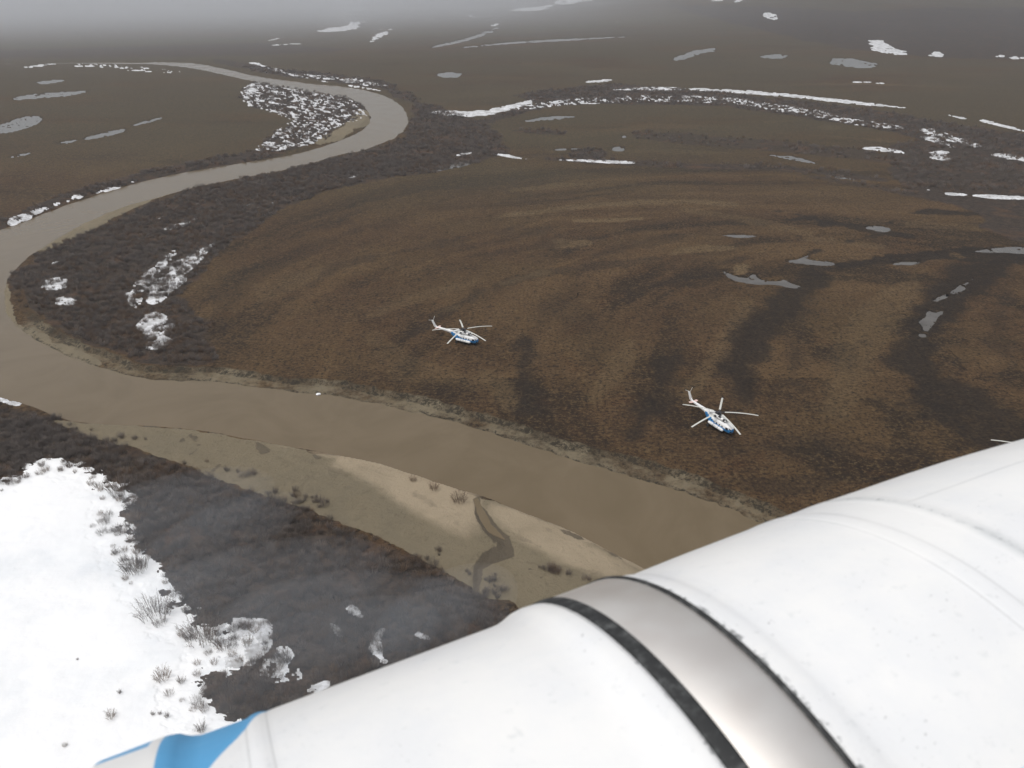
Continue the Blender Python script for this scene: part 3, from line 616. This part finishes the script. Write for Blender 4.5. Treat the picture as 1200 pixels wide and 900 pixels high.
def rod(p0, p1, r, bm=None, n=8, r1=None):
    bm = bm or bmesh.new(); p0 = Vector(p0); p1 = Vector(p1); t = (p1 - p0).normalized(); a = t.orthogonal().normalized(); b = t.cross(a); rr = [r, r if r1 is None else r1]
    R0, R1 = [[bm.verts.new(p + (a * math.cos(2 * math.pi * i / n) + b * math.sin(2 * math.pi * i / n)) * q) for i in range(n)] for p, q in ((p0, rr[0]), (p1, rr[1]))]
    for i in range(n): bm.faces.new((R0[i], R0[(i + 1) % n], R1[(i + 1) % n], R1[i]))
    bm.faces.new(R0[::-1]); bm.faces.new(R1); return bm
def slab(p0, p1, c0, c1, t, up=(0, 0, 1), droop=0.0, segs=1, bm=None):
    """flat tapered blade from p0 to p1, chord c0->c1, thickness t"""
    bm = bm or bmesh.new(); p0 = Vector(p0); p1 = Vector(p1); d = (p1 - p0).normalized(); up = Vector(up); side = d.cross(up).normalized(); up = side.cross(d); prev = None
    for i in range(segs + 1):
        q = i / segs; p = p0.lerp(p1, q) - Vector((0, 0, droop * q * q)); c = c0 + (c1 - c0) * q
        ring = [bm.verts.new(p + side * a * c / 2 + up * b * t / 2) for a, b in ((-1, -.3), (-.4, -1), (1, 0), (-.4, 1), (-1, .3))]
        if prev:
            for k in range(5): bm.faces.new((prev[k], prev[(k + 1) % 5], ring[(k + 1) % 5], ring[k]))
        else: bm.faces.new(ring[::-1])
        prev = ring
    bm.faces.new(prev); return bm
def helicopter(hx, hy, hz_, heading, phase, label):
    root = bpy.data.objects.new('helicopter', None); COL.objects.link(root); root.location = (hx, hy, hz_); root.rotation_euler = (0, 0, heading)
    tag(root, label, 'helicopter', 'helicopters parked on the plain')
    secs = [(5.75, 1.55, .12, .15, 0), (5.6, 1.55, .55, .6, 0), (5.2, 1.6, .9, .9, 0), (4.5, 1.7, 1.12, 1.08, 0), (3.5, 1.78, 1.25, 1.15, 0), (2.0, 1.8, 1.26, 1.16, 0), (.8, 1.8, 1.26, 1.17, 0), (0, 1.8, 1.27, 1.18, 0), (-.6, 1.8, 1.27, 1.18, 0), (-1.4, 1.82, 1.26, 1.17, 0), (-2.6, 1.85, 1.25, 1.15, 0), (-3.6, 2.1, 1.05, .95, 0), (-4.6, 2.45, .72, .65, 0)]
    bm = loft(secs, 24, 2.8)
    bm.normal_update()
    for f in bm.faces:
        cc = f.calc_center_median()
        line = 1.6 if cc.x > 1.4 else (2.35 + (-1 - cc.x) * .2 if cc.x < -.5 else 2.0)
        if cc.x > 4.4: line = 2.0
        f.material_index = 1 if cc.z < line else 0
    fus = obj('fuselage', bm, [M_WH, M_BL], root, True)
    # glazing of the nose and windscreen, set just proud of the skin
    for s in (-1, 1):
        bm = bmesh.new(); q = [(5.25, s * .12, 2.28), (5.62, s * .12, 1.85), (5.45, s * .68, 1.85), (4.95, s * .92, 2.28)]
        vs = [bm.verts.new((x + .1, y * 1.03, z + .06)) for x, y, z in q]; f = bm.faces.new(vs); ext = bmesh.ops.extrude_face_region(bm, geom=[f])
        for e_ in ext['geom']:
            if isinstance(e_, bmesh.types.BMVert): e_.co += Vector((-.08, 0, -.05))
        obj('windscreen', bm, M_GL, root)
        bm = box_bm(4.15, 4.85, s * 1.0, s * 1.22, 1.75, 2.3); obj('cockpit_side_window', bm, M_GL, root)
        bm = bmesh.new(); bmesh.ops.create_uvsphere(bm, u_segments=10, v_segments=6, radius=.34)
        for vv in bm.verts: vv.co = Vector((5.4 + vv.co.x * .9, s * .42 + vv.co.y, 1.28 + vv.co.z * .8))
        obj('chin_window', bm, M_GL, root, True)
        for k in range(5):
            xx = 2.9 - k * 1.05; obj('cabin_window', rod((xx, s * 1.22, 1.98), (xx, s * 1.295, 1.98), .22, n=12), M_GL, root)
        bm = loft([(3.7, 1.12, .1, .1, s * 1.5), (3.5, 1.12, .34, .34, s * 1.5), (3.0, 1.12, .43, .43, s * 1.5), (-1.6, 1.12, .43, .43, s * 1.5), (-2.0, 1.12, .34, .34, s * 1.5), (-2.2, 1.12, .1, .1, s * 1.5)], 16, 2)
        tk = obj('side_fuel_tank', bm, M_WH, root, True)
        for xx in (.0, 1.8): obj('tank_strap', rod((xx, s * 1.5, 1.12), (xx + .1, s * 1.5, 1.12), .445, n=16), M_DK, tk)
        leg = rod((-1.2, s * 1.1, 1.0), (-1.5, s * 2.2, .5), .07); rod((-2.0, s * .9, .9), (-1.5, s * 2.2, .45), .06, leg)
        L = obj('landing_leg', leg, M_DK, root); obj('wheel', rod((-1.5, s * 2.1, .43), (-1.5, s * 2.4, .43), .43, n=16), M_TY, L)
        obj('stabiliser', slab((-10.3, s * .25, 3.0), (-10.55, s * 1.45, 3.05), 1.0, .75, .1), M_PK, root)
        # engines: intake cone and ring, exhaust
        it = obj('engine_intake', rod((2.3, s * .45, 3.42), (2.95, s * .45, 3.40), .36, n=16), M_DK, root)
        bm = bmesh.new(); bmesh.ops.create_uvsphere(bm, u_segments=12, v_segments=8, radius=.27)
        for vv in bm.verts: vv.co = Vector((3.05 + vv.co.x, s * .45 + vv.co.y, 3.40 + vv.co.z))
        obj('intake_cone', bm, M_WH, it, True)
        obj('exhaust', rod((-.2, s * .75, 3.5), (-.7, s * 1.15, 3.55), .26, n=12), M_DK, root)
        obj('cowling_vent', box_bm(.6, 1.5, s * .30, s * .84, 3.60, 3.93), M_DK, root)
    nl = obj('landing_leg', rod((4.2, 0, .9), (4.3, 0, .32), .07), M_DK, root)
    for s in (-1, 1): obj('wheel', rod((4.3, s * .12, .3), (4.3, s * .3, .3), .3, n=14), M_TY, nl)
    obj('engine_cowling', loft([(2.55, 3.35, .55, .3, 0), (2.2, 3.38, .82, .48, 0), (.8, 3.4, .9, .52, 0), (-1.6, 3.42, .85, .55, 0), (-2.8, 3.35, .6, .45, 0), (-4.2, 3.0, .3, .2, 0)], 18, 3), M_WH, root, True)
    obj('rotor_mast_fairing', loft([(.9, 3.95, .35, .15, 0), (.5, 4.05, .45, .2, 0), (-.9, 4.05, .45, .2, 0), (-1.4, 3.95, .3, .12, 0)], 12, 3), M_DK, root)
    obj('tail_boom', loft([(-4.0, 2.55, .78, .72, 0), (-5.5, 2.72, .55, .55, 0), (-11.2, 2.95, .24, .28, 0), (-11.6, 2.98, .16, .2, 0)], 18, 2.1), M_WH, root, True)
    bm = bmesh.new(); prof = [(-10.6, 3.1, .16), (-11.2, 2.7, .12), (-12.0, 3.0, .1), (-12.95, 4.9, .09), (-12.9, 5.25, .09), (-12.3, 5.2, .09), (-11.5, 3.6, .15)]
    A = [bm.verts.new((x, t, z)) for x, z, t in prof]; B = [bm.verts.new((x, -t, z)) for x, z, t in prof]
    bm.faces.new(A); bm.faces.new(B[::-1])
    for i in range(len(A)): bm.faces.new((A[i], B[i], B[(i + 1) % len(A)], A[(i + 1) % len(A)]))
    obj('tail_fin', bm, M_WH, root)
    tr = obj('tail_rotor', rod((-12.66, .05, 4.9), (-12.66, .5, 4.9), .14), M_DK, root)
    for k in range(3):
        a = R(-52 + 120 * k); obj('tail_rotor_blade', slab((-12.66, .42, 4.9), (-12.66 + 1.95 * math.cos(a), .42, 4.9 + 1.95 * math.sin(a)), .16, .16, .04, up=(0, 1, 0)), M_BLADE, tr)
    hub = rod((0, 0, 4.0), (0, 0, 4.75), .22, n=12); rod((0, 0, 4.5), (0, 0, 4.72), .5, hub, n=12)
    for k in range(5):
        a = phase - heading + 2 * math.pi * k / 5; c_, s_ = math.cos(a), math.sin(a); rod((0, 0, 4.62), (1.5 * c_, 1.5 * s_, 4.6), .13, hub)
    hubo = obj('rotor_hub', hub, M_DK, root)
    for k in range(5):
        a = phase - heading + 2 * math.pi * k / 5; c_, s_ = math.cos(a), math.sin(a)
        obj('rotor_blade', slab((1.4 * c_, 1.4 * s_, 4.6), (10.65 * c_, 10.65 * s_, 4.55), .54, .50, .10, droop=.95, segs=8), M_BLADE, root)
    obj('cabin_door', box_bm(2.35, 3.2, 1.235, 1.285, .85, 2.4), M_WH, root)
    return root
def blade_phase(hub, tips):
    hx, hy, _ = W(*hub, 4.6); acc = 0
    for t in tips:
        x, y, _ = W(*t, 3.75); acc += np.exp(5j * math.atan2(y - hy, x - hx))
    return np.angle(acc) / 5
def place(hub, tips, tail, nose, label, dph=0):
    hx, hy, _ = W(*hub, 4.6); tx, ty, _ = W(*tail, 3.2); nx_, ny_, _ = W(*nose, 1.5)
    zz = float(ground_z(hx, hy)[0]); return helicopter(hx, hy, zz, math.atan2(ny_ - ty, nx_ - tx), blade_phase(hub, tips) + R(dph), label)
place((843, 483), [(889, 487), (880, 507), (808, 505), (800, 477), (849, 468)], (816, 472), (857, 505), 'nearest whole helicopter, blue and white, on dark grass just above the white tank', -5)
place((543, 386), [(579, 381), (567, 401), (522, 404), (508, 388), (539, 375.5)], (519, 383), (558, 398), 'farther blue and white helicopter, parked alone nearer the middle of the plain')
place((1219, 525), [(1169, 516)], (1266, 500), (1206, 536), 'helicopter cut off at the right edge, only a rotor blade tip showing')

# ------------------------------------------------------------------ person out on the plain
def person(px, py):
    x, y, _ = W(px, py); z = float(ground_z(x, y)[0])
    J = {'pel': (0, 0, .95), 'ch': (0, 0, 1.3), 'nk': (0, 0, 1.5), 'hd': (0, -.01, 1.66), 'hipL': (.1, 0, .9), 'knL': (.12, -.02, .5), 'anL': (.12, .02, .08), 'toL': (.13, -.14, .04), 'hipR': (-.1, 0, .9), 'knR': (-.13, -.05, .5), 'anR': (-.14, .02, .08), 'toR': (-.15, -.14, .04),
         'shL': (.2, 0, 1.44), 'elL': (.27, .02, 1.15), 'haL': (.26, -.06, .88), 'shR': (-.2, 0, 1.44), 'elR': (-.27, .02, 1.15), 'haR': (-.26, -.06, .88)}
    rad = {'pel': .16, 'ch': .18, 'nk': .07, 'hd': .11, 'hipL': .1, 'hipR': .1, 'knL': .07, 'knR': .07, 'anL': .05, 'anR': .05, 'toL': .04, 'toR': .04, 'shL': .08, 'shR': .08, 'elL': .06, 'elR': .06, 'haL': .045, 'haR': .045}
    E = [('pel', 'ch'), ('ch', 'nk'), ('nk', 'hd'), ('pel', 'hipL'), ('hipL', 'knL'), ('knL', 'anL'), ('anL', 'toL'), ('pel', 'hipR'), ('hipR', 'knR'), ('knR', 'anR'), ('anR', 'toR'), ('ch', 'shL'), ('shL', 'elL'), ('elL', 'haL'), ('ch', 'shR'), ('shR', 'elR'), ('elR', 'haR')]
    names = list(J); me = bpy.data.meshes.new('person'); me.from_pydata([J[n] for n in names], [(names.index(a), names.index(b)) for a, b in E], [])
    o = bpy.data.objects.new('person', me); COL.objects.link(o); o.location = (x, y, z)
    md = o.modifiers.new('skin', 'SKIN')
    if not me.skin_vertices: 
        bm = bmesh.new(); bm.from_mesh(me); bm.verts.layers.skin.verify(); bm.to_mesh(me); bm.free()
    for i, n in enumerate(names):
        sv_ = me.skin_vertices[0].data[i]; sv_.radius = (rad[n], rad[n]); sv_.use_root = (n == 'pel')
    s2 = o.modifiers.new('sub', 'SUBSURF'); s2.levels = 1; s2.render_levels = 1
    me.materials.append(simple('dark_jacket_cloth', (.02, .016, .014), .9))
    tag(o, 'person in dark clothes standing alone out on the brown plain', 'person')
person(677, 347.5)

# ice lump at the bank
bm = bmesh.new(); bmesh.ops.create_icosphere(bm, subdivisions=2, radius=.6)
for vv in bm.verts: vv.co = Vector((vv.co.x * 1.3, vv.co.y, vv.co.z * .6)) * (1 + .35 * (random.random() - .5))
x, y, _ = W(372.5, 457.5); o = obj('ice_block', bm, M_SNOW, None, False, (x, y, -1.25)); tag(o, 'small white block of ice stranded at the foot of the river bank', 'ice')

# ------------------------------------------------------------------ external fuel tank under the window
AZ, EL, PA, PB = 1.13652147, 0.04538084, 0.34324893, -0.94078667
D = Vector((math.sin(AZ) * math.cos(EL), math.cos(AZ) * math.cos(EL), math.sin(EL))); U = Vector((0, 0, 1)).cross(D).normalized(); V = D.cross(U)
TANK_M = Matrix((( D.x, U.x, V.x), (D.y, U.y, V.y), (D.z, U.z, V.z))).to_4x4()
troot = bpy.data.objects.new('external_fuel_tank', None); COL.objects.link(troot)
troot.matrix_world = Matrix.Translation(Vector((0, 0, CAMH)) + U * PA + V * PB) @ TANK_M
tag(troot, 'huge white external fuel tank with steel strap and blue stripe across the foreground', 'fuel tank')
# local: x along the axis, angle phi from +y towards +z
prof_pts = [(-.95, .02), (-.945, .12), (-.92, .22), (-.86, .31), (-.76, .37), (-.62, .392), (-.4, .398), (-.19, .3985), (-.175, .4), (-.165, .4055), (-.11, .4065), (-.098, .4045), (-.088, .3985), (-.078, .3955), (-.034, .3950), (-.029, .3968), (-.024, .3974), (-.019, .3968), (-.014, .3952),
            (.05, .3956), (.18, .3957), (.238, .3958), (.250, .3968), (.262, .4000), (.270, .4030), (.278, .4040), (.2895, .4035), (.2905, .3965), (.376, .3965), (.3785, .3965), (.3795, .4008), (.390, .4010), (.402, .3995), (.412, .3968), (.425, .3962), (.5, .398), (.600, .3988),
            (.612, .3989), (.616, .3996), (.620, .3999), (.634, .3999), (.638, .3994), (.643, .3988), (.690, .3985), (.694, .3990), (.699, .3992), (.712, .3992), (.718, .3986), (.78, .3972), (.86, .3960), (.94, .3935), (1.03, .3888), (1.12, .3830), (1.3, .365), (1.5, .33), (1.7, .28), (1.85, .20), (1.93, .1), (1.95, .01)]
ps = np.array(prof_pts)
xs = []
for a, b in zip(ps[:-1, 0], ps[1:, 0]):
    n = max(1, int(math.ceil((b - a) / (.006 if -.3 < a < .8 else .03)))); xs += list(np.linspace(a, b, n, endpoint=False))
xs = np.array(xs + [ps[-1, 0]]); rr = np.interp(xs, ps[:, 0], ps[:, 1]); NA = 360
# small dents in the skin
bm = bmesh.new(); prev = None; blue = []
ang = np.radians(np.arange(NA) * 360.0 / NA)
def dent(x, a):
    d = 0
    for (x0, a0, sx, sa, h) in [(.62, 95, .06, 7, -.0022), (.56, 88, .03, 5, .0012), (.80, 78, .05, 6, -.0015), (.70, 100, .08, 9, -.0018), (.45, 100, .05, 8, -.001), (.12, 80, .07, 9, -.0011), (.0, 72, .05, 7, -.001), (.16, 100, .06, 8, -.001), (.9, 85, .1, 9, -.0018)]:
        d = d + h * np.exp(-((x - x0) / sx) ** 2 - ((np.degrees(a) - a0) / sa) ** 2)
    return d
verts = []; 
for x, r_ in zip(xs, rr):
    rad_ = r_ + dent(x, ang); verts.append(np.stack([np.full(NA, x), rad_ * np.cos(ang), rad_ * np.sin(ang)], 1))
vv_ = np.concatenate(verts).astype(np.float32); nr = len(xs)
idx = np.arange(nr * NA).reshape(nr, NA); nxt = np.roll(idx, -1, 1)
fq = np.stack([idx[:-1], idx[1:], nxt[1:], nxt[:-1]], -1).reshape(-1, 4)
me = bpy.data.meshes.new('tank_shell'); me.from_pydata(vv_.tolist(), [], fq[:, ::1].tolist()); me.shade_smooth()
adeg = np.tile(np.degrees(ang), nr); xx = np.repeat(xs, NA)
edge_r = np.interp(adeg, [40, 54, 58.3, 62.2, 65.4, 75, 100], [.0, -.031, -.042, -.057, -.068, -.105, -.2])
b1 = np.minimum(edge_r - xx, xx + .107)                      # stripe between the diagonal edge and the front collar
b3 = (adeg - 109.3 - (xx - .504) * 8) * .005
b2 = np.minimum(np.minimum(-.118 - xx, (51.3 - (xx + .13) * -30 - adeg) * .006), 1)
bl = np.maximum(np.maximum(b1, b2), b3); bl = np.where((adeg < 35) | (adeg > 200), -1, bl); bl = np.clip(bl, -.05, .05)
at = me.attributes.new('blue', 'FLOAT', 'POINT'); at.data.foreach_set('value', bl.astype(np.float32))
g = NG('white_tank_paint'); 
n1 = g.noise(9, 5, .6); n2 = g.noise(60, 4, .7); n3 = g.noise(260, 3, .6)
white = g.mix(g.ramp(n1, .35, .7), (.80, .80, .79), (.745, .755, .765))
streak = g.t.nodes.new('ShaderNodeMapping'); streak.inputs['Scale'].default_value = (40, 9, 9); g.t.links.new(g.coord(), streak.inputs[0])
n4 = g.noise(1.0, 5, .7, vec=streak.outputs[0])
white = g.mix(g.math('MULTIPLY', g.ramp(n2, .60, .74), .35), white, (.50, .53, .54))
white = g.mix(g.math('MULTIPLY', g.math('MULTIPLY', g.ramp(n3, .66, .72), g.ramp(n1, .5, .62)), .7), white, (.16, .16, .15))
sepx = g.t.nodes.new('ShaderNodeSeparateXYZ'); g.t.links.new(g.coord(), sepx.inputs[0]); X_ = sepx.outputs[0]
def near_x(x0, w_): return g.math('SUBTRACT', 1.0, g.math('MULTIPLY', g.math('ABSOLUTE', g.math('SUBTRACT', X_, x0)), 1 / w_), clamp=True)
chip = g.math('ADD', near_x(.384, .008), g.math('MULTIPLY', near_x(.703, .012), .72))
chip = g.math('ADD', chip, g.math('MULTIPLY', near_x(.288, .004), .8))
white = g.mix(g.ramp(g.math('MULTIPLY', chip, g.math('ADD', g.math('MULTIPLY', g.ramp(n2, .40, .64), .7), g.math('MULTIPLY', g.ramp(n3, .4, .6), .55))), .35, 1.05), white, (.17, .18, .185))
white = g.mix(g.math('MULTIPLY', near_x(.703, .013), g.ramp(n1, .3, .6, .25, .65)), white, (.46, .48, .49))
phi = g.math('MULTIPLY', g.math('ARCTAN2', sepx.outputs[2], sepx.outputs[1]), 57.29578)
lap = g.math('SUBTRACT', 1.0, g.math('MULTIPLY', g.math('ABSOLUTE', g.math('SUBTRACT', phi, 66.8)), 2.2), clamp=True)
lap = g.math('MULTIPLY', lap, g.ramp(X_, .705, .712))
white = g.mix(g.math('MULTIPLY', lap, g.ramp(n1, .3, .6, .3, .7)), white, (.50, .51, .51))
seam = g.math('ADD', near_x(.614, .0016), near_x(.640, .0016)); seam = g.math('ADD', seam, g.math('ADD', near_x(-.0335, .0015), near_x(-.0145, .0015)))
white = g.mix(g.math('MULTIPLY', seam, g.ramp(n1, .3, .6, .25, .6)), white, (.45, .46, .46))
c = g.mix(g.ramp(g.attr('blue'), -.0008, .0008), white, g.mix(n1, (.09, .34, .62), (.12, .39, .68)))
g.bump(g.math('ADD', n2, g.math('MULTIPLY', n1, 2)), .12, .004)
M_TANK = g.fin(c, g.math('ADD', .32, g.math('MULTIPLY', n2, .15)))
me.materials.append(M_TANK); sh = bpy.data.objects.new('tank_shell', me); COL.objects.link(sh); sh.parent = troot
def band(name, pts, mat, n=360):
    bm = bmesh.new(); rings = []
    for x, r_ in pts:
        rings.append([bm.verts.new((x, r_ * math.cos(2 * math.pi * i / n), r_ * math.sin(2 * math.pi * i / n))) for i in range(n)])
    for a, b in zip(rings, rings[1:]):
        for i in range(n): bm.faces.new((a[i], b[i], b[(i + 1) % n], a[(i + 1) % n]))
    return obj(name, bm, mat, troot, True)
g = NG('brushed_steel'); mp = g.t.nodes.new('ShaderNodeMapping'); mp.inputs['Scale'].default_value = (160, 5, 5); g.t.links.new(g.coord(), mp.inputs[0])
nn = g.noise(1.0, 5, .7, vec=mp.outputs[0]); n2 = g.noise(14, 4)
g.bump(nn, .04, .002)
M_ST = g.fin(g.mix(g.ramp(n2, .3, .7), (.96, .90, .84), (.99, .95, .90)), g.math('ADD', .42, g.math('MULTIPLY', n2, .14)), 1.0)
g = NG('black_rubber'); n2 = g.noise(70, 5, .7)
g.bump(n2, .4, .002); M_RB = g.fin(g.mix(g.ramp(n2, .45, .75), (.016, .017, .018), (.10, .105, .105)), .7)
band('steel_strap', [(.299, .3968), (.2995, .4032), (.3005, .4037), (.3755, .4037), (.3765, .4030), (.377, .3968)], M_ST)
band('rubber_gasket', [(.2905, .3962), (.2908, .4030), (.293, .4040), (.3035, .4052), (.3055, .4050), (.3057, .4037)], M_RB)
band('rubber_gasket', [(.3738, .4036), (.3741, .4048), (.3752, .4054), (.3786, .4054), (.3798, .4046), (.3802, .4005)], M_RB)
